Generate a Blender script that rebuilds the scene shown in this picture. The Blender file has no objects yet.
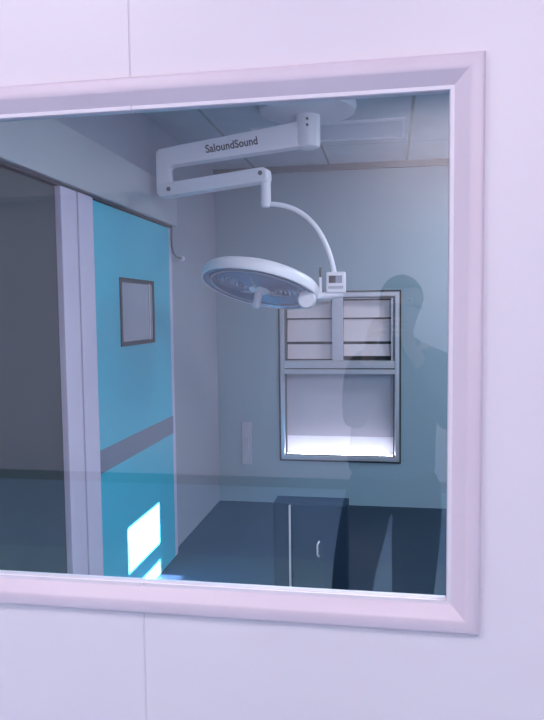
import bpy, bmesh, math, random
from mathutils import Vector, Matrix
random.seed(3)
S = bpy.context.scene
COL = S.collection
R = math.radians

# ------------------------------------------------------------------ materials
def mat(name, col, rough=.5, metal=0., vary=.06, scale=6., bump=0., spec=.5, emit=None, emit_s=0., stretch=None):
    m = bpy.data.materials.new(name); m.use_nodes = True
    nt = m.node_tree; b = nt.nodes['Principled BSDF']
    b.inputs['Roughness'].default_value = rough
    b.inputs['Metallic'].default_value = metal
    b.inputs['Specular IOR Level'].default_value = spec
    tc = nt.nodes.new('ShaderNodeTexCoord'); n = nt.nodes.new('ShaderNodeTexNoise')
    n.inputs['Scale'].default_value = scale; n.inputs['Detail'].default_value = 3
    src = tc.outputs['Object']
    if stretch:
        mp = nt.nodes.new('ShaderNodeMapping'); mp.inputs['Scale'].default_value = stretch
        nt.links.new(src, mp.inputs['Vector']); src = mp.outputs['Vector']
    nt.links.new(src, n.inputs['Vector'])
    r = nt.nodes.new('ShaderNodeValToRGB')
    r.color_ramp.elements[0].position = .3; r.color_ramp.elements[1].position = .7
    r.color_ramp.elements[0].color = [max(0, c*(1-vary)) for c in col] + [1]
    r.color_ramp.elements[1].color = [min(1, c*(1+vary)) for c in col] + [1]
    nt.links.new(n.outputs['Fac'], r.inputs['Fac']); nt.links.new(r.outputs['Color'], b.inputs['Base Color'])
    if bump:
        bp = nt.nodes.new('ShaderNodeBump'); bp.inputs['Strength'].default_value = bump
        bp.inputs['Distance'].default_value = .01
        nt.links.new(n.outputs['Fac'], bp.inputs['Height']); nt.links.new(bp.outputs['Normal'], b.inputs['Normal'])
    if emit:
        b.inputs['Emission Color'].default_value = (*emit, 1); b.inputs['Emission Strength'].default_value = emit_s
    return m

def glass_mat(name, tint, refl):
    m = bpy.data.materials.new(name); m.use_nodes = True
    nt = m.node_tree; nt.nodes.clear()
    out = nt.nodes.new('ShaderNodeOutputMaterial'); mx = nt.nodes.new('ShaderNodeMixShader')
    tr = nt.nodes.new('ShaderNodeBsdfTransparent'); gl = nt.nodes.new('ShaderNodeBsdfGlossy')
    fr = nt.nodes.new('ShaderNodeLayerWeight'); fr.inputs['Blend'].default_value = .25
    mr = nt.nodes.new('ShaderNodeMapRange')
    mr.inputs['To Min'].default_value = refl; mr.inputs['To Max'].default_value = .7
    tr.inputs['Color'].default_value = (*tint, 1); gl.inputs['Roughness'].default_value = .0
    gl.inputs['Color'].default_value = (1, 1, 1, 1)
    pw = nt.nodes.new('ShaderNodeMath'); pw.operation = 'POWER'; pw.inputs[1].default_value = 3
    nt.links.new(fr.outputs['Facing'], pw.inputs[0]); nt.links.new(pw.outputs[0], mr.inputs['Value'])
    nt.links.new(mr.outputs['Result'], mx.inputs['Fac'])
    nt.links.new(tr.outputs['BSDF'], mx.inputs[1]); nt.links.new(gl.outputs['BSDF'], mx.inputs[2])
    nt.links.new(mx.outputs[0], out.inputs['Surface'])
    return m

def ceiling_mat():
    """painted ceiling sheets: thin dark joints every 0.57 m across and 1.2 m along"""
    m = mat('ceiling_sheet', (.50, .56, .63), .6)
    nt = m.node_tree; b = nt.nodes['Principled BSDF']
    geo = nt.nodes.new('ShaderNodeNewGeometry'); sp = nt.nodes.new('ShaderNodeSeparateXYZ')
    nt.links.new(geo.outputs['Position'], sp.inputs[0])
    def joint(sock, off, step, half):
        a = nt.nodes.new('ShaderNodeMath'); a.operation = 'ADD'; a.inputs[1].default_value = off + 10*step
        d = nt.nodes.new('ShaderNodeMath'); d.operation = 'MODULO'; d.inputs[1].default_value = step
        c = nt.nodes.new('ShaderNodeMath'); c.operation = 'LESS_THAN'; c.inputs[1].default_value = 2*half
        nt.links.new(sock, a.inputs[0]); nt.links.new(a.outputs[0], d.inputs[0]); nt.links.new(d.outputs[0], c.inputs[0])
        return c.outputs[0]
    j1 = joint(sp.outputs['X'], -.12+.009, .57, .009); j2 = joint(sp.outputs['Y'], -3.42, 1.2, .004)
    mx = nt.nodes.new('ShaderNodeMath'); mx.operation = 'MAXIMUM'
    nt.links.new(j1, mx.inputs[0]); nt.links.new(j2, mx.inputs[1])
    mc = nt.nodes.new('ShaderNodeMix'); mc.data_type = 'RGBA'
    old = b.inputs['Base Color'].links[0].from_socket
    nt.links.new(mx.outputs[0], mc.inputs['Factor']); nt.links.new(old, mc.inputs['A'])
    mc.inputs['B'].default_value = (.26, .29, .32, 1)
    nt.links.new(mc.outputs['Result'], b.inputs['Base Color'])
    return m

M = dict(
    panel=mat('white_wall_panel', (.80, .76, .83), .38, vary=.012, scale=2.),
    casing=mat('enamelled_casing', (.73, .64, .73), .4, vary=.015, scale=3.),
    joint=mat('panel_joint', (.72, .68, .74), .6),
    glass=glass_mat('window_glass', (.91, .97, .99), .066),
    backwall=mat('theatre_wall_paint', (.29, .375, .44), .6, vary=.03, scale=1.5),
    leftwall=mat('theatre_side_wall_paint', (.35, .365, .44), .6, vary=.03, scale=1.5),
    ceil=ceiling_mat(),
    floor=mat('dark_blue_vinyl', (.007, .024, .052), .5, vary=.12, scale=3.),
    floorpale=mat('dark_blue_vinyl_near', (.007, .024, .052), .5, vary=.12, scale=3.),
    teal=mat('teal_door_enamel', (.045, .48, .66), .4, vary=.03, scale=2.),
    band=mat('grey_kick_band', (.15, .19, .27), .45, vary=.05),
    post=mat('pale_anodised_frame', (.64, .57, .73), .4, vary=.02),
    dark=mat('dark_gasket', (.02, .025, .03), .5),
    vision=mat('vision_pane', (.36, .38, .46), .15, vary=.05, scale=3.),
    header=mat('door_track_cover', (.42, .44, .49), .5, vary=.02),
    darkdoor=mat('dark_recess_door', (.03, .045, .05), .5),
    lampwhite=mat('lamp_enamel', (.84, .81, .88), .35, vary=.015, scale=4.),
    lampface=mat('lamp_reflector_face', (.22, .27, .42), .25, .3, vary=.1, scale=9.),
    grey=mat('grey_plastic', (.10, .11, .13), .4),
    screen=mat('black_display', (.012, .012, .02), .15),
    screenlit=mat('grey_display', (.30, .30, .36), .2),
    ink=mat('lettering_ink', (.03, .03, .05), .5),
    steel=mat('brushed_steel', (.62, .60, .66), .32, .55, vary=.06, scale=20., stretch=(1, 1, 12)),
    slat=mat('louvre_slat_paint', (.78, .66, .70), .5, vary=.04),
    niche=mat('hatch_panel', (.50, .46, .53), .5, .0, vary=.04, scale=3.),
    strip=mat('added_hatch_glow', (.9, .9, .9), .4, emit=(1, .86, .96), emit_s=48.),  # glow of the strip added inside the hatch
    plate=mat('pale_plastic', (.48, .47, .55), .5),
    cab=mat('dark_blue_cabinet', (.013, .032, .060), .9, spec=.1, vary=.08),
    cabdoor=mat('dark_blue_door', (.014, .034, .064), .9, spec=.1, vary=.08),
    chrome=mat('chrome_strip', (.85, .86, .9), .35, .2),
    diffuser=mat('panel_diffuser', (.62, .63, .72), .5, vary=.02),
    corr=mat('corridor_wall_paint', (.82, .74, .80), .6, vary=.02, scale=1.),
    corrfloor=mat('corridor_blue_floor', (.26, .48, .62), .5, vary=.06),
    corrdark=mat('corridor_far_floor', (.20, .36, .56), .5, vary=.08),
    skin=mat('skin', (.50, .30, .23), .5, vary=.05, scale=12.),
    shirt=mat('dark_shirt_cloth', (.025, .035, .05), .85, vary=.15, scale=30., bump=.2),
    pants=mat('dark_trouser_cloth', (.012, .014, .022), .85, vary=.15, scale=30., bump=.2),
    hair=mat('black_hair', (.015, .012, .012), .6, vary=.2, scale=60.),
    eye=mat('eye_white', (.7, .7, .7), .2),
    shoe=mat('black_shoe', (.015, .015, .015), .4),
    phone=mat('black_phone', (.01, .01, .012), .2),
)

# ------------------------------------------------------------------ mesh helpers
def NB(): return bmesh.new()

def box(bm, x0, x1, y0, y1, z0, z1, bev=0., mtx=None):
    g = bmesh.ops.create_cube(bm, size=1)
    vs = g['verts']
    for v in vs:
        v.co = Vector(((x0+x1)/2 + v.co.x*(x1-x0), (y0+y1)/2 + v.co.y*(y1-y0), (z0+z1)/2 + v.co.z*(z1-z0)))
    if bev:
        es = list({e for v in vs for e in v.link_edges})
        r = bmesh.ops.bevel(bm, geom=es, offset=bev, segments=2, affect='EDGES', profile=.5)
        vs = list({v for f in r['faces'] for v in f.verts} | {v for v in vs if v.is_valid})
    if mtx:
        for v in vs: v.co = mtx @ v.co
    return vs

def tube(bm, pts, rad, seg=14, cap=True):
    """swept round section; rad is a number or one per point"""
    P = [Vector(p) for p in pts]; rs = rad if isinstance(rad, (list, tuple)) else [rad]*len(P)
    rings = []; up = None
    for i, p in enumerate(P):
        t = (P[min(i+1, len(P)-1)] - P[max(i-1, 0)]).normalized()
        if up is None:
            a = Vector((0, 0, 1)) if abs(t.z) < .9 else Vector((0, 1, 0))
            up = (a - t*a.dot(t)).normalized()
        else:
            up = (up - t*up.dot(t)).normalized()
        s = t.cross(up)
        rings.append([bm.verts.new(p + (up*math.cos(2*math.pi*k/seg) + s*math.sin(2*math.pi*k/seg))*rs[i]) for k in range(seg)])
    for a, b in zip(rings, rings[1:]):
        for k in range(seg):
            bm.faces.new((a[k], a[(k+1) % seg], b[(k+1) % seg], b[k]))
    if cap:
        bm.faces.new(rings[0][::-1]); bm.faces.new(rings[-1])

def lathe(bm, prof, mtx=Matrix(), seg=64):
    """prof: (r, z) from one end to the other, about local z"""
    rings = []
    for r, z in prof:
        if r < 1e-6: rings.append([bm.verts.new(mtx @ Vector((0, 0, z)))])
        else: rings.append([bm.verts.new(mtx @ Vector((r*math.cos(2*math.pi*k/seg), r*math.sin(2*math.pi*k/seg), z))) for k in range(seg)])
    for a, b in zip(rings, rings[1:]):
        for k in range(seg):
            k2 = (k+1) % seg
            if len(a) == 1 and len(b) == 1: continue
            if len(a) == 1: bm.faces.new((a[0], b[k], b[k2]))
            elif len(b) == 1: bm.faces.new((a[k], b[0], a[k2]))
            else: bm.faces.new((a[k], b[k], b[k2], a[k2]))

def ring_xz(bm, x0, x1, z0, z1, prof):
    """mitred frame round a rectangle in the xz plane. prof: (outward offset, y), closed loop"""
    loops = []
    for o, y in prof:
        loops.append([bm.verts.new((a, y, b)) for a, b in ((x0-o, z0-o), (x1+o, z0-o), (x1+o, z1+o), (x0-o, z1+o))])
    n = len(loops)
    for i in range(n):
        a, b = loops[i], loops[(i+1) % n]
        for k in range(4):
            bm.faces.new((a[k], a[(k+1) % 4], b[(k+1) % 4], b[k]))

def ring_yz(bm, y0, y1, z0, z1, prof):
    """same in the yz plane. prof: (outward offset, x)"""
    loops = []
    for o, x in prof:
        loops.append([bm.verts.new((x, a, b)) for a, b in ((y0-o, z0-o), (y1+o, z0-o), (y1+o, z1+o), (y0-o, z1+o))])
    n = len(loops)
    for i in range(n):
        a, b = loops[i], loops[(i+1) % n]
        for k in range(4):
            bm.faces.new((a[k], a[(k+1) % 4], b[(k+1) % 4], b[k]))

def prism(bm, poly, y0, y1, mtx=None):
    """outline in xz extruded along y"""
    a = [bm.verts.new((x, y0, z)) for x, z in poly]; b = [bm.verts.new((x, y1, z)) for x, z in poly]
    n = len(poly); fs = [bm.faces.new(a), bm.faces.new(b[::-1])]
    for i in range(n): fs.append(bm.faces.new((a[i], b[i], b[(i+1) % n], a[(i+1) % n])))
    if mtx:
        for v in a+b: v.co = mtx @ v.co

def origin(o):
    v = Vector((0, 0, 0))
    while o is not None: v += o.location; o = o.parent
    return v

def obj(name, bm, m, parent=None, smooth=False, bevel=0.):
    bmesh.ops.recalc_face_normals(bm, faces=bm.faces[:])
    me = bpy.data.meshes.new(name)
    o = bpy.data.objects.new(name, me); COL.objects.link(o)
    if parent is not None:
        o.parent = parent
        bmesh.ops.translate(bm, verts=bm.verts[:], vec=-origin(parent))
    bm.to_mesh(me); bm.free()
    me.materials.append(m)
    if smooth:
        for p in me.polygons: p.use_smooth = True
        try: me.set_sharp_from_angle(angle=R(38))
        except Exception: pass
    if bevel:
        md = o.modifiers.new('Bevel', 'BEVEL'); md.width = bevel; md.segments = 2; md.limit_method = 'ANGLE'; md.harden_normals = True
    return o

def thing(name, label, cat, loc):
    o = bpy.data.objects.new(name, None); COL.objects.link(o); o.location = loc
    o.empty_display_size = .1
    o['label'] = label; o['category'] = cat
    return o

def struct(name, bm, m, **k):
    o = obj(name, bm, m, **k); o['kind'] = 'structure'; return o

# ------------------------------------------------------------------ room dimensions
XL, XR, YB, ZC = -1.339, 2.0, 4.02, 2.594          # theatre
CY, CX, CZ = -4.48, 3.6, 3.2                        # corridor on the viewer's side
WX0, WX1, WZ0, WZ1 = -1.10, .099, .991, 1.866       # viewing window opening
HX0, HX1, HZ0, HZ1 = -.838, .070, .350, 1.640       # hatch in the far wall

# floors, ceilings
b = NB(); box(b, XL-.1, XR+.1, 2.80, YB+.1, -.1, 0); struct('floor', b, M['floor'])
b = NB(); box(b, XL-.1, XR+.1, .0, 2.80, -.1, 0); struct('floor_near_window', b, M['floorpale'])
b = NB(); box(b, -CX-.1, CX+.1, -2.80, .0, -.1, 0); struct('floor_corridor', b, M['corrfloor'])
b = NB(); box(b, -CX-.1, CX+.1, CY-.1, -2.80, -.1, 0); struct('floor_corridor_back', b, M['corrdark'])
b = NB(); box(b, XL-.1, XR+.1, .0, YB+.1, ZC, ZC+.08); struct('ceiling', b, M['ceil'])
b = NB(); box(b, -CX-.1, CX+.1, CY-.1, .02, CZ, CZ+.1); struct('ceiling_corridor', b, M['panel'])

# front wall (the wall with the viewing window): sheets with a narrow joint at x=-0.46
b = NB()
JX, JH = -.460, .0018
def sheet(x0, x1, z0, z1): box(b, x0, x1, 0, .022, z0, z1)
sheet(-CX-.1, WX0, 0, CZ); sheet(WX1, CX+.1, 0, CZ)
sheet(WX0, JX-JH, 0, WZ0); sheet(JX+JH, WX1, 0, WZ0)
sheet(WX0, JX-JH, WZ1, CZ); sheet(JX+JH, WX1, WZ1, CZ)
struct('wall_front', b, M['panel'])
b = NB()
box(b, JX-JH-.001, JX+JH+.001, .0012, .02, 0, WZ0-.001); box(b, JX-JH-.001, JX+JH+.001, .0012, .02, WZ1+.001, CZ)
struct('trim_1', b, M['joint'])

# viewing window: casing with glass
b = NB()
ring_xz(b, WX0, WX1, WZ0, WZ1, [(-.001, .0125), (-.001, .0055), (.002, .003), (.027, -.013), (.031, -.0155), (.036, -.016), (.049, -.0145),
                                (.053, -.012), (.055, -.008), (.055, .002), (.02, .0125)])
win = struct('window_1', b, M['casing'], smooth=True)
b = NB(); box(b, WX0-.012, WX1+.012, .006, .012, WZ0-.012, WZ1+.012)
g = obj('glass_pane', b, M['glass'], win)

# back wall with the hatch opening
b = NB()
box(b, XL-.1, HX0, YB, YB+.08, 0, ZC); box(b, HX1, XR+.1, YB, YB+.08, 0, ZC)
box(b, HX0, HX1, YB, YB+.08, 0, HZ0); box(b, HX0, HX1, YB, YB+.08, HZ1, ZC)
struct('wall_back', b, M['backwall'])
b = NB(); box(b, XL, XR, YB-.03, YB, ZC-.045, ZC); struct('trim_shade', b, mat('painted_ceiling_shade', (.13, .15, .18), .6))  # dark strip: shade at the ceiling edge put into its colour

# left wall with the sliding-door header; right wall with a small two-pane window
b = NB(); box(b, XL-.1, XL, .022, YB, 0, ZC); struct('wall_left', b, M['leftwall'])
k = .45; SX = XR + 1.30
pz = lambda z: z + k*SX
SY0, SY1 = 2.00, 2.47
z1t, z1b, z2t, z2b = pz(.42), pz(.187), pz(.088), pz(-.06)
b = NB()
T = .012
box(b, XR, XR+.1, .022, SY0, 0, ZC); box(b, XR, XR+.1, SY1, YB, 0, ZC)
box(b, XR, XR+T, SY0, SY1, 0, z2b); box(b, XR, XR+T, SY0, SY1, z1t, ZC)
box(b, XR, XR+T, SY0, SY1, z2t, z1b)
struct('wall_right', b, M['backwall'])

# corridor shell
b = NB(); box(b, -CX-.1, CX+.1, CY-.1, CY, 0, CZ); struct('wall_corridor', b, M['corr'])
b = NB(); box(b, -CX-.1, -CX, CY, 0, 0, CZ); struct('wall_corridor_left', b, M['corr'])
b = NB(); box(b, CX, CX+.1, CY, 0, 0, CZ); struct('wall_corridor_right', b, M['corr'])
b = NB(); box(b, -CX, CX, CY, CY+.015, 0, .085); struct('baseboard_corridor', b, M['grey'])
b = NB(); box(b, -CX, -2.03, CY, CY+.25, 2.50, CZ); struct('wall_corridor_bulkhead', b, mat('pilaster_paint', (.85, .77, .83), .6))

# ------------------------------------------------------------------ sliding door on the left wall
DX = -1.300
b = NB(); box(b, DX-.034, DX, 1.672, 2.752, .004, 2.004, .002)
door = struct('door_1', b, M['teal'])
b = NB(); box(b, DX-.01, DX+.003, 1.672, 2.752, .770, .878, .001); obj('kick_band', b, M['band'], door)
b = NB()
ring_yz(b, 1.972, 2.456, 1.337, 1.677, [(0, DX-.02), (0, DX+.006), (-.022, DX+.006), (-.022, DX-.004), (-.024, DX-.02)])
fr = obj('vision_frame', b, M['dark'], door)
b = NB(); box(b, DX-.02, DX+.0012, 1.985, 2.443, 1.350, 1.664); obj('vision_pane', b, M['vision'], fr)
b = NB(); box(b, DX-.01, DX+.006, 2.375, 2.390, 1.352, 1.662); obj('pane_bead', b, M['steel'], fr)

b = NB()   # frame posts beside and beyond the door, with a groove between the two near strips
box(b, XL, DX+.012, 1.526, 1.670, 0, 2.01, .003); box(b, XL, DX+.010, 1.375, 1.515, 0, 2.01, .003)
box(b, XL, DX-.004, 2.756, 2.815, 0, 2.01, .003)
fp = struct('trim_3', b, M['post'])
b = NB(); box(b, XL, DX+.002, 1.515, 1.526, 0, 2.01); obj('groove', b, M['dark'], fp)
b = NB(); box(b, XL-.0, DX+.030, .10, 2.83, 2.020, 2.25, .004); hd = struct('trim_4', b, M['header'])
b = NB(); box(b, XL, DX+.008, .10, 2.80, 2.010, 2.020); obj('track_slot_shade', b, M['dark'], hd)  # dark bar in the slot; the gap's shadow is put into its colour
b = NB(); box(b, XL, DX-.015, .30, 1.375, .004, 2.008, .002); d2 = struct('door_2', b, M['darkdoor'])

# cable hanging at the end of the track cover
cb = thing('pull_cord', 'thin grey cord with a white end hooking out beside the teal door top', 'cord', (-1.30, 2.80, 2.01))
b = NB()
tube(b, [(-1.285, 2.765, 2.03), (-1.288, 2.765, 1.96), (-1.290, 2.775, 1.90), (-1.290, 2.80, 1.862), (-1.288, 2.86, 1.842), (-1.285, 2.945, 1.838)], .006, 10)
obj('cable', b, M['grey'], cb, True)
b = NB(); tube(b, [(-1.285, 2.935, 1.838), (-1.285, 2.945, 1.838), (-1.284, 2.972, 1.838), (-1.284, 2.978, 1.838)], [.012, .016, .016, .009], 12)
obj('end_cap', b, M['lampwhite'], cb, True)

# ------------------------------------------------------------------ hatch window in the far wall
b = NB()
y0 = YB
ring_xz(b, HX0, HX1, HZ0, HZ1, [(.0, y0+.10), (.0, y0-.012), (-.006, y0-.018), (-.030, y0-.018), (-.036, y0-.010), (-.038, y0+.10)])
hw = struct('window_2', b, M['steel'])
b = NB()
ring_xz(b, HX0, HX1, HZ0, HZ1, [(.012, y0), (.012, y0-.009), (.0005, y0-.009), (.0005, y0)])
obj('gasket', b, M['dark'], hw)
b = NB(); ring_xz(b, HX0, HX1, HZ0, HZ1, [(-.036, y0+.03), (-.036, y0-.0085), (-.046, y0-.0085), (-.046, y0+.03)])
obj('inner_gasket', b, M['grey'], hw)
MZ = 1.072
b = NB(); box(b, HX0+.036, HX1-.036, y0-.020, y0+.05, MZ-.008, MZ+.050, .003)
box(b, HX0+.036, HX1-.030, y0-.026, y0+.05, MZ-.052, MZ-.016, .003)
rail = obj('meeting_rail', b, M['steel'], hw)
b = NB(); box(b, HX0+.036, HX1-.036, y0-.012, y0+.05, MZ-.017, MZ-.006); obj('rail_groove', b, M['dark'], rail)
b = NB(); box(b, -.436, -.352, y0-.010, y0+.02, MZ+.05, HZ1-.036, .003); obj('mullion', b, M['steel'], hw)
for xa, xb in ((HX0+.050, -.436), (-.352, HX1-.062)):
    for i, (za, zb) in enumerate(((1.132, 1.244), (1.266, 1.436), (1.448, 1.578))):
        b = NB()
        dz = .022 if (i == 0 and xa > -.5) else 0
        prism(b, [(xa, za+dz), (xb, za+dz), (xb, zb), (xa, zb)], 0, .008,
              Matrix.Translation((0, y0+.045, 0)))
        for v in b.verts: v.co.y += (v.co.z-za)*.12
        obj('louvre_slat', b, M['slat'], hw)
b = NB(); box(b, HX0+.036, -.44, y0+.005, y0+.03, 1.572, HZ1-.036); box(b, -.352, HX1-.036, y0+.005, y0+.03, 1.590, HZ1-.036)
obj('sash_head', b, M['steel'], hw)
b = NB(); box(b, HX1-.062, HX1-.036, y0+.0, y0+.03, MZ+.05, HZ1-.036); obj('sash_stile', b, M['steel'], hw)
b = NB(); box(b, HX0+.03, HX1-.03, y0+.085, y0+.10, MZ, HZ1-.03); obj('dark_backing', b, M['darkdoor'], hw)
b = NB(); box(b, HX0+.03, HX1-.03, y0+.07, y0+.085, HZ0+.03, MZ-.02); pn = obj('lower_panel', b, M['niche'], hw)
b = NB(); xa, xb = HX0+.04, HX1-.04
cv = [(y0+.012+.056*(1-(1-q/12)**1.9), HZ0+.040+.135*(q/12)**1.35) for q in range(13)] + [(y0+.069, HZ0+.036)]
va = [b.verts.new((xa, y, z)) for y, z in cv]; vb = [b.verts.new((xb, y, z)) for y, z in cv]
b.faces.new(va); b.faces.new(vb[::-1])
for q in range(len(cv)): b.faces.new((va[q], va[(q+1) % len(cv)], vb[(q+1) % len(cv)], vb[q]))
obj('glow_catcher', b, M['lampwhite'], hw, True)  # added curve, shaped so the hidden glow fades upward
b = NB(); box(b, HX0+.05, HX1-.05, y0-.006, y0+.004, HZ0+.037, HZ0+.047); obj('added_glow_strip', b, M['strip'], hw)  # added glow hidden behind the frame, standing in for daylight on the ledge
b = NB(); box(b, HX0+.0, HX1, y0+.1, y0+.11, HZ0, HZ1); obj('back_plate', b, M['grey'], hw)

# pale reflection in the window glass, built as a plate on the far wall
wp = thing('reflection_plate', 'small pale upright plate standing in for a reflection, low on the far wall, left of the hatch window', 'plate', (-1.11, YB, .465))
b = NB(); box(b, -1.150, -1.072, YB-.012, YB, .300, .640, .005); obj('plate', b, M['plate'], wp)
b = NB(); box(b, -1.128, -1.094, YB-.018, YB-.008, .42, .52, .003); obj('plate_centre', b, M['plate'], wp)

# ------------------------------------------------------------------ ceiling panel lamp
cl = thing('ceiling_light', 'flat pale rectangular lamp panel set in the ceiling behind the surgical lamp column', 'light', (-.36, 3.045, ZC))
b = NB(); prof = [(0, 0), (0, -.012), (-.02, -.012), (-.02, 0)]
x0, x1, ya, yb = -.815, .09, 2.84, 3.25
for (a0, a1, c0, c1) in ((x0, x1, ya, ya+.02), (x0, x1, yb-.02, yb), (x0, x0+.02, ya+.02, yb-.02), (x1-.02, x1, ya+.02, yb-.02)):
    box(b, a0, a1, c0, c1, ZC-.014, ZC)
obj('frame', b, M['lampwhite'], cl)
b = NB(); box(b, x0+.02, x1-.02, ya+.02, yb-.02, ZC-.008, ZC-.0005); obj('diffuser', b, M['diffuser'], cl)

# ------------------------------------------------------------------ surgical lamp
CXc, CYc = -.430, 2.48
sl = thing('surgical_lamp', 'white ceiling-hung surgical lamp with folded jointed arm and round tilted head', 'lamp', (CXc, CYc, ZC))
T3 = Matrix.Translation
b = NB()
lathe(b, [(0, ZC), (.255, ZC), (.258, ZC-.02), (.250, ZC-.045), (.20, ZC-.058), (.10, ZC-.064), (0, ZC-.064)], T3((CXc, CYc, 0)))
obj('ceiling_flange', b, M['lampwhite'], sl, True)
b = NB()
lathe(b, [(0, ZC-.06), (.066, ZC-.06), (.066, 2.385), (.060, 2.368), (.045, 2.362), (0, 2.362)], T3((CXc, CYc, 0)), 40)
col = obj('column', b, M['lampwhite'], sl, True)
for zz in (2.500, 2.468):
    b = NB()
    lathe(b, [(0, 0), (.007, 0), (.007, .006), (0, .006)], T3((CXc+.005, CYc-.070, zz)) @ Matrix.Rotation(R(90), 4, 'X') @ T3((0, 0, -.004)), 12)
    obj('screw', b, M['grey'], col)

# upper arm: rigid tapering beam with a turned-down end, tilted a little; drawn in a vertical plane through column and elbow
EX, EY = -1.205, 2.405
d = Vector((EX-CXc, EY-CYc, 0)); L = d.length; ang = math.atan2(d.y, d.x)
AM = T3((CXc, CYc, 0)) @ Matrix.Rotation(ang, 4, 'Z')
def rounded(poly, radii, n=6):
    out = []
    N = len(poly)
    for i, p in enumerate(poly):
        r = radii[i] if isinstance(radii, (list, tuple)) else radii
        if not r: out.append(p); continue
        p = Vector(p); a = Vector(poly[i-1]); c = Vector(poly[(i+1) % N])
        u = (a-p).normalized(); v = (c-p).normalized()
        for t in range(n+1):
            s = t/n
            q0 = p+u*r*(1-s); q1 = p+v*r*s
            out.append(tuple(q0.lerp(q1, s)))
    return out
arm_poly = [(0, 2.503), (L+.034, 2.372), (L+.034, 2.120), (L-.055, 2.120), (L-.035, 2.285), (0, 2.372)]
b = NB(); prism(b, rounded(arm_poly, [0, .03, .042, .042, .03, 0]), -.040, .040, AM)
arm = obj('upper_arm', b, M['lampwhite'], sl, True, .006)
# lettering on the face of the upper arm that looks to the window
tcu = bpy.data.curves.new('lettering', 'FONT'); tcu.body = 'SaloundSound'; tcu.size = .058; tcu.extrude = .0008; tcu.offset = .0012
tcu.align_x = 'CENTER'; tcu.align_y = 'CENTER'; tcu.space_character = 1.02
to = bpy.data.objects.new('lettering_tmp', tcu); COL.objects.link(to)
bpy.context.view_layer.update()
tme = bpy.data.meshes.new_from_object(to.evaluated_get(bpy.context.evaluated_depsgraph_get()))
bpy.data.objects.remove(to)
# the beam runs from the elbow (left) up to the column (right)
pa = Vector((EX, EY, 2.330)); pb = Vector((CXc, CYc, 2.4375))
ux = (pb-pa).normalized(); uy = Vector((0, 0, 1)); uy = (uy-ux*uy.dot(ux)).normalized(); uz = ux.cross(uy)
ctr = pa.lerp(pb, .482) + uz*.0415
TM = Matrix((ux, uy, uz)).transposed().to_4x4(); TM.translation = ctr
b = NB(); b.from_mesh(tme); bpy.data.meshes.remove(tme)
for v in b.verts:
    v.co.x *= .84; v.co = TM @ v.co
obj('lettering', b, M['ink'], arm)
# lower (spring) arm
AX, AY = -.632, 2.300
d2v = Vector((AX-EX, AY-EY, 0)); L2 = d2v.length; ang2 = math.atan2(d2v.y, d2v.x)
BM = T3((EX, EY, 0)) @ Matrix.Rotation(ang2, 4, 'Z')
b = NB()
prism(b, rounded([(-.01, 2.118), (-.01, 2.190), (L2+.025, 2.232), (L2+.028, 2.160)], [.02, .03, .03, .02]), -.052, -.041+.075, BM)
sa = obj('spring_arm', b, M['lampwhite'], sl, True, .008)
for t, zz in ((.055, 2.157), (L2-.005, 2.200)):
    b = NB()
    lathe(b, [(0, 0), (.012, 0), (.012, .006), (0, .006)], BM @ T3((t, -.050, zz)) @ Matrix.Rotation(R(90), 4, 'X'), 14)
    obj('pivot_bolt', b, M['grey'], sa)
b = NB(); tube(b, [(AX+.004, AY, 2.215), (AX+.004, AY, 2.05), (AX+.004, AY, 2.036)], [.026, .026, .020], 20); obj('end_post', b, M['lampwhite'], sl, True)
b = NB()
P0, P1, P2 = Vector((AX+.01, AY, 2.052)), Vector((-.345, 2.30, 2.045)), Vector((-.278, 2.30, 1.69))
pts = [P0*(1-t)**2 + P1*2*t*(1-t) + P2*t*t for t in [i/24 for i in range(25)]]
tube(b, pts, .0125, 16); obj('yoke_tube', b, M['lampwhite'], sl, True)
# control box
b = NB(); box(b, -.318, -.222, 2.265, 2.325, 1.592, 1.697, .006); cbx = obj('control_box', b, M['lampwhite'], sl)
b = NB(); box(b, -.304, -.270, 2.260, 2.27, 1.641, 1.678, .001); obj('display', b, M['screen'], cbx)
b = NB(); box(b, -.270, -.237, 2.260, 2.27, 1.641, 1.678, .001); obj('display', b, M['screenlit'], cbx)
b = NB(); box(b, -.308, -.232, 2.261, 2.268, 1.612, 1.626, .001); obj('keypad', b, M['plate'], cbx)
b = NB(); tube(b, [(-.395, 2.295, 1.575), (-.30, 2.295, 1.580), (-.235, 2.295, 1.588)], [.018, .022, .018], 16); obj('bracket', b, M['lampwhite'], sl, True)
b = NB(); tube(b, [(-.350, 2.29, 1.59), (-.350, 2.29, 1.672)], .007, 10); ae = obj('aerial', b, M['lampwhite'], sl, True)
b = NB(); tube(b, [(-.350, 2.29, 1.67), (-.350, 2.29, 1.722)], .006, 8); obj('aerial_tip', b, M['screen'], ae, True)
# lamp head
HC = Vector((-.660, 2.30, 1.648))
HM = T3(HC) @ Matrix.Rotation(R(9.5), 4, 'Y') @ Matrix.Rotation(R(-17), 4, 'X')
b = NB()
lathe(b, [(0, .085), (.10, .080), (.20, .062), (.270, .036), (.296, .026), (.307, .014), (.310, -.004), (.309, -.026), (.306, -.036), (.301, -.038),
          (.298, -.030), (.296, -.020), (.12, -.012), (0, -.010)], HM, 96)
hd_ = obj('lamp_head', b, M['lampwhite'], sl, True)
b = NB()
pr = [(.297, -.034), (.280, -.037), (.268, -.030)]
for i in range(9):
    r0 = .262 - i*.024
    pr += [(r0, -.021-.001*i), (r0-.010, -.028-.001*i), (r0-.022, -.024-.001*i)]
pr += [(.03, -.034), (0, -.034)]
lathe(b, pr, HM, 96); obj('reflector_face', b, M['lampface'], hd_, True)
b = NB(); lathe(b, [(.262, -.030), (.262, -.0365), (.252, -.0365), (.252, -.030)], HM, 96); obj('face_ring', b, M['plate'], hd_, True)
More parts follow.
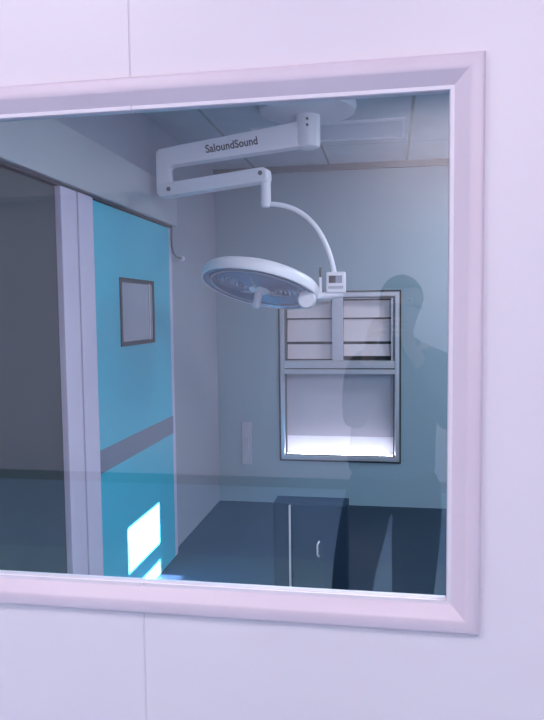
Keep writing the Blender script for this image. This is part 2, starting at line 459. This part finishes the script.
b = NB(); lathe(b, [(0, -.03), (.052, -.032), (.055, -.040), (.045, -.046), (.022, -.050), (.019, -.10), (.022, -.125), (.016, -.135), (0, -.137)], HM, 28)
obj('handle', b, M['lampwhite'], hd_, True)
for a in range(3):
    b = NB()
    t = R(20+120*a); c = HM @ Vector((math.cos(t)*.055, math.sin(t)*.055, -.04)); e = HM @ Vector((math.cos(t)*.15, math.sin(t)*.15, -.030))
    tube(b, [c, e], [.010, .006], 10)
    obj('handle_spider', b, M['plate'], hd_, True)
b = NB()
lathe(b, [(0, -.03), (.040, -.03), (.046, -.022), (.047, .0), (.044, .028), (0, .03)], T3((-.412, 2.235, 1.560)) @ Matrix.Rotation(R(-90), 4, 'X'), 36)
obj('pivot_knob', b, M['lampwhite'], sl, True)

# ------------------------------------------------------------------ low cabinet
cn = thing('low_cabinet', 'low dark blue cabinet with a thin bright edge strip and small handle', 'cabinet', (-.36, 1.91, 0))
b = NB(); box(b, -.530, -.19, 1.856, 1.975, .03, .622, .003); box(b, -.515, -.205, 1.87, 1.965, 0, .03); obj('carcass', b, M['cab'], cn)
b = NB(); box(b, -.444, -.195, 1.842, 1.856, .035, .619, .002); dr = obj('door', b, M['cabdoor'], cn)
b = NB(); box(b, -.457, -.449, 1.838, 1.858, .0, .614, .001); obj('edge_strip', b, M['chrome'], cn)
b = NB(); tube(b, [(-.318, 1.842, .452), (-.321, 1.826, .449), (-.324, 1.820, .442), (-.324, 1.820, .398), (-.321, 1.826, .387), (-.318, 1.842, .384)], .0038, 10)
obj('handle', b, M['chrome'], dr, True)

# ------------------------------------------------------------------ photographer in the corridor (seen mirrored in the glass)
def skin(name, vr, ed, m, parent, root=0, lev=2):
    me = bpy.data.meshes.new(name); org = origin(parent)
    b = bmesh.new(); lay = b.verts.layers.skin.verify()
    vs = []
    for i, (co, r) in enumerate(vr):
        v = b.verts.new(Vector(co)-org); r = (r[1], r[0]) if isinstance(r, tuple) else (r, r)
        v[lay].radius = r; v[lay].use_root = (i == root); vs.append(v)
    for a, c in ed: b.edges.new((vs[a], vs[c]))
    b.to_mesh(me); b.free()
    o = bpy.data.objects.new(name, me); COL.objects.link(o); o.parent = parent
    md = o.modifiers.new('Skin', 'SKIN'); md.use_smooth_shade = True
    s = o.modifiers.new('Sub', 'SUBSURF'); s.levels = lev; s.render_levels = lev
    me.materials.append(m)
    return o

PY = -1.60
pe = thing('person', 'person in dark clothes reflected in the glass, standing with hands raised to film', 'person', (.03, PY, 0))
V = []; E_ = []
def chain(start, items):
    prev = start
    for it in items:
        V.append(it)
        if prev is not None: E_.append((prev, len(V)-1))
        prev = len(V)-1
    return prev
chain(None, [((.015, PY, .88), (.12, .09)), ((.02, PY, 1.02), (.12, .085)), ((.04, PY, 1.18), (.13, .09)), ((.045, PY, 1.29), (.085, .065)),
             ((.045, PY+.01, 1.37), .050), ((.045, PY+.02, 1.42), .048), ((.045, PY+.045, 1.475), (.058, .068)), ((.045, PY+.040, 1.535), (.073, .088)), ((.045, PY+.03, 1.59), (.062, .075)), ((.045, PY+.025, 1.617), (.03, .04))])
chain(6, [((.045, PY+.118, 1.47), .014)])                                    # chin
chain(7, [((.045, PY+.125, 1.530), .012), ((.045, PY+.148, 1.512), .010)])    # nose
for s, cx in ((1, .118), (-1, -.028)): chain(7, [((cx+.004*s, PY+.035, 1.530), .012)])  # ears
def arm_chain(s):
    X = lambda v: .045 + s*v
    e = chain(3, [((X(.10), PY, 1.315), .055), ((X(.165), PY+.0, 1.285), .050), ((X(.180), PY+.07, 1.17), .041), ((X(.175), PY+.15, 1.065), .036),
                  ((X(.15), PY+.27, 1.20), .033), ((s*.075+.0, -1.262, 1.350), (.022, .026))])
    p = chain(e, [((s*.064, -1.255, 1.400), (.020, .030)), ((s*.054, -1.254, 1.430), (.018, .030))])
    # four fingers curl round the phone's edge onto its far face, thumb behind
    for i, (z, ln) in enumerate(((1.408, .046), (1.427, .052), (1.446, .056), (1.464, .050))):
        chain(p, [((s*.055, -1.238, z), .0088), ((s*.046, -1.216, z+.003), .0080), ((s*(.046-ln*.45), -1.2135, z+.006), .0072), ((s*(.046-ln*.75), -1.2135, z+.008), .0060)])
    chain(e, [((s*.060, -1.268, 1.392), .012), ((s*.040, -1.262, 1.432), .0095), ((s*.026, -1.254, 1.458), .008)])
arm_chain(1); arm_chain(-1)
def leg_chain(s, hx, kx, ax):
    chain(0, [((hx, PY, .80), (.075, .075)), ((kx, PY+.02, .47), .055), ((ax, PY-.01, .10), .036), ((ax+.01*s, PY+.03, .045), .034), ((ax+.02*s, PY+.14, .030), .026)])
leg_chain(1, .115, .105, .095); leg_chain(-1, -.075, -.135, -.165)
body = skin('body', V, E_, M['skin'], pe)
V2 = []; E2 = []
def chain2(V, E, start, items):
    prev = start
    for it in items:
        V.append(it)
        if prev is not None: E.append((prev, len(V)-1))
        prev = len(V)-1
    return prev
chain2(V2, E2, None, [((.0, PY, .78), (.205, .13)), ((.005, PY, .90), (.19, .125)), ((.015, PY, 1.03), (.185, .12)), ((.03, PY, 1.18), (.185, .12)), ((.045, PY, 1.300), (.125, .095)), ((.045, PY+.002, 1.352), (.080, .075)), ((.045, PY+.010, 1.398), (.060, .060))])
for s in (1, -1):
    X = lambda v: .045 + s*v
    chain2(V2, E2, 4, [((X(.10), PY, 1.318), .068), ((X(.168), PY, 1.285), .064), ((X(.183), PY+.07, 1.17), .058), ((X(.178), PY+.155, 1.063), .052), ((X(.153), PY+.27, 1.20), .045), ((X(.06) if s > 0 else -.082+.0, -1.275, 1.325), .036)])
obj_shirt = skin('shirt', V2, E2, M['shirt'], pe)
V3 = []; E3 = []
chain2(V3, E3, None, [((.022, PY, .90), (.15, .115)), ((.02, PY, .82), (.155, .12))])
for s, hx, kx, ax in ((1, .110, .100, .090), (-1, -.080, -.140, -.168)):
    chain2(V3, E3, 1, [((hx, PY, .74), (.12, .10)), ((kx, PY+.02, .47), .10), ((ax, PY-.005, .25), .088), ((ax, PY-.005, .06), .074)])
skin('trousers', V3, E3, M['pants'], pe)
for s, ax in ((1, .095), (-1, -.165)):
    b = NB(); bmesh.ops.create_uvsphere(b, u_segments=24, v_segments=14, radius=1)
    for v in b.verts:
        zz = max(v.co.z, -.45)
        v.co = Vector((ax+.015*s + v.co.x*(.046+.004*v.co.y), PY+.065+v.co.y*.145, .028 + zz*.062*(1 if v.co.y < .1 else 1-.45*(v.co.y-.1))))
    obj('shoe', b, M['shoe'], pe, True)
b = NB(); bmesh.ops.create_uvsphere(b, u_segments=40, v_segments=24, radius=1)
hc = Vector((.045, PY+.030, 1.545))
kill = []
for v in b.verts:
    n = v.co.copy()
    if n.y > .30 and n.z < .48 or n.z < -.62 or (n.y > -.1 and n.z < -.25): kill.append(v)
    w = 1 + .02*math.sin(23*n.x+11*n.z) * math.cos(17*n.y)
    v.co = hc + Vector((n.x*.086, n.y*.106, n.z*.096))*w
bmesh.ops.delete(b, geom=kill, context='VERTS')
hr = obj('hair', b, M['hair'], pe, True); sd = hr.modifiers.new('Solid', 'SOLIDIFY'); sd.thickness = .008
for s in (1, -1):
    b = NB(); bmesh.ops.create_uvsphere(b, u_segments=16, v_segments=10, radius=.0125, matrix=T3((.045+s*.031, PY+.114, 1.537)))
    ey = obj('eye', b, M['eye'], pe, True)
    b = NB(); bmesh.ops.create_uvsphere(b, u_segments=12, v_segments=8, radius=.006, matrix=T3((.045+s*.031, PY+.123, 1.537))); obj('iris', b, M['hair'], ey, True)
b = NB(); tube(b, [(.022, PY+.117, 1.487), (.035, PY+.122, 1.489), (.045, PY+.123, 1.488), (.055, PY+.122, 1.489), (.068, PY+.117, 1.487)], [.002, .005, .005, .005, .002], 8)
obj('lips', b, mat('lip_skin', (.38, .17, .15), .5), pe, True)

ph = thing('phone', 'black phone held upright before the reflected face', 'phone', (0, -1.235, 1.40))
b = NB(); box(b, -.037, .037, -1.239, -1.230, 1.372, 1.525, .004); obj('phone_body', b, M['phone'], ph)
b = NB(); box(b, -.034, .034, -1.2402, -1.2385, 1.377, 1.520); obj('screen', b, M['screenlit'], ph)
b = NB(); lathe(b, [(0, 0), (.008, 0), (.008, .004), (0, .004)], T3((.0, -1.226, 1.500)) @ Matrix.Rotation(R(90), 4, 'X'), 20); obj('lens', b, M['screen'], ph)

# ------------------------------------------------------------------ light
def area(name, loc, sx, sy, power, col, target=None):
    l = bpy.data.lights.new(name, 'AREA'); l.shape = 'RECTANGLE'; l.size = sx; l.size_y = sy; l.energy = power; l.color = col
    o = bpy.data.objects.new(name, l); COL.objects.link(o); o.location = loc
    if target: o.rotation_euler = (Vector(target)-Vector(loc)).to_track_quat('-Z', 'Y').to_euler()
    return o
PINK = (1, .915, .97)
area('corridor_fill', (-1.6, -1.9, CZ-.02), 1.6, 1.0, 42, PINK)  # unseen area lights added to light the corridor, no fixtures modelled
area('corridor_fill', (1.2, -2.0, CZ-.02), 1.6, 1.0, 22, PINK)
area('corridor_wall_fill', (.7, -3.75, CZ-.02), 1.2, .5, 56, (1, .90, .93))  # added unseen light, brightens the corridor wall behind the mirrored person
COOL = (.95, .93, 1)
area('theatre_fill', (.9, .75, ZC-.015), 1.0, .5, 50, COOL)  # unseen area lights added to lift the theatre's soft overall light
area('theatre_fill', (1.3, 3.0, ZC-.015), 1.0, .5, 34, COOL)
su = bpy.data.lights.new('sun', 'SUN'); su.energy = 140; su.angle = R(.35); su.color = (1, .70, .80)
so = bpy.data.objects.new('sun', su); COL.objects.link(so); so.location = (6, 2.2, 4)
so.rotation_euler = Vector((-1, 0, -k)).to_track_quat('-Z', 'Y').to_euler()
w = bpy.data.worlds.new('World'); S.world = w; w.use_nodes = True
w.node_tree.nodes['Background'].inputs['Color'].default_value = (.45, .62, .9, 1)
w.node_tree.nodes['Background'].inputs['Strength'].default_value = .8

# ------------------------------------------------------------------ camera
yaw, pit, rol = .1714, .0705, -.0116
f0 = Vector((-math.sin(yaw), math.cos(yaw), 0)); r0 = Vector((math.cos(yaw), math.sin(yaw), 0)); u0 = Vector((0, 0, 1))
fw = f0*math.cos(pit) - u0*math.sin(pit); u1 = u0*math.cos(pit) + f0*math.sin(pit)
rr = r0*math.cos(rol) + u1*math.sin(rol); uu = u1*math.cos(rol) - r0*math.sin(rol)
cam = bpy.data.cameras.new('camera'); co = bpy.data.objects.new('camera', cam); COL.objects.link(co)
mw = Matrix((rr, uu, -fw)).transposed().to_4x4(); mw.translation = Vector((0, -1.2, 1.5)); co.matrix_world = mw
cam.sensor_fit = 'VERTICAL'; cam.sensor_height = 36; cam.sensor_width = 27.2; cam.lens = 683.5/720*36; cam.clip_start = .005
S.camera = co

S.view_settings.view_transform = 'Standard'; S.view_settings.look = 'None'; S.view_settings.gamma = 1; S.view_settings.use_curve_mapping = False
S.view_settings.exposure = .1
S.cycles.use_denoising = True
S.cycles.max_bounces = 10; S.cycles.diffuse_bounces = 5; S.cycles.transparent_max_bounces = 12
S.cycles.sample_clamp_indirect = 6
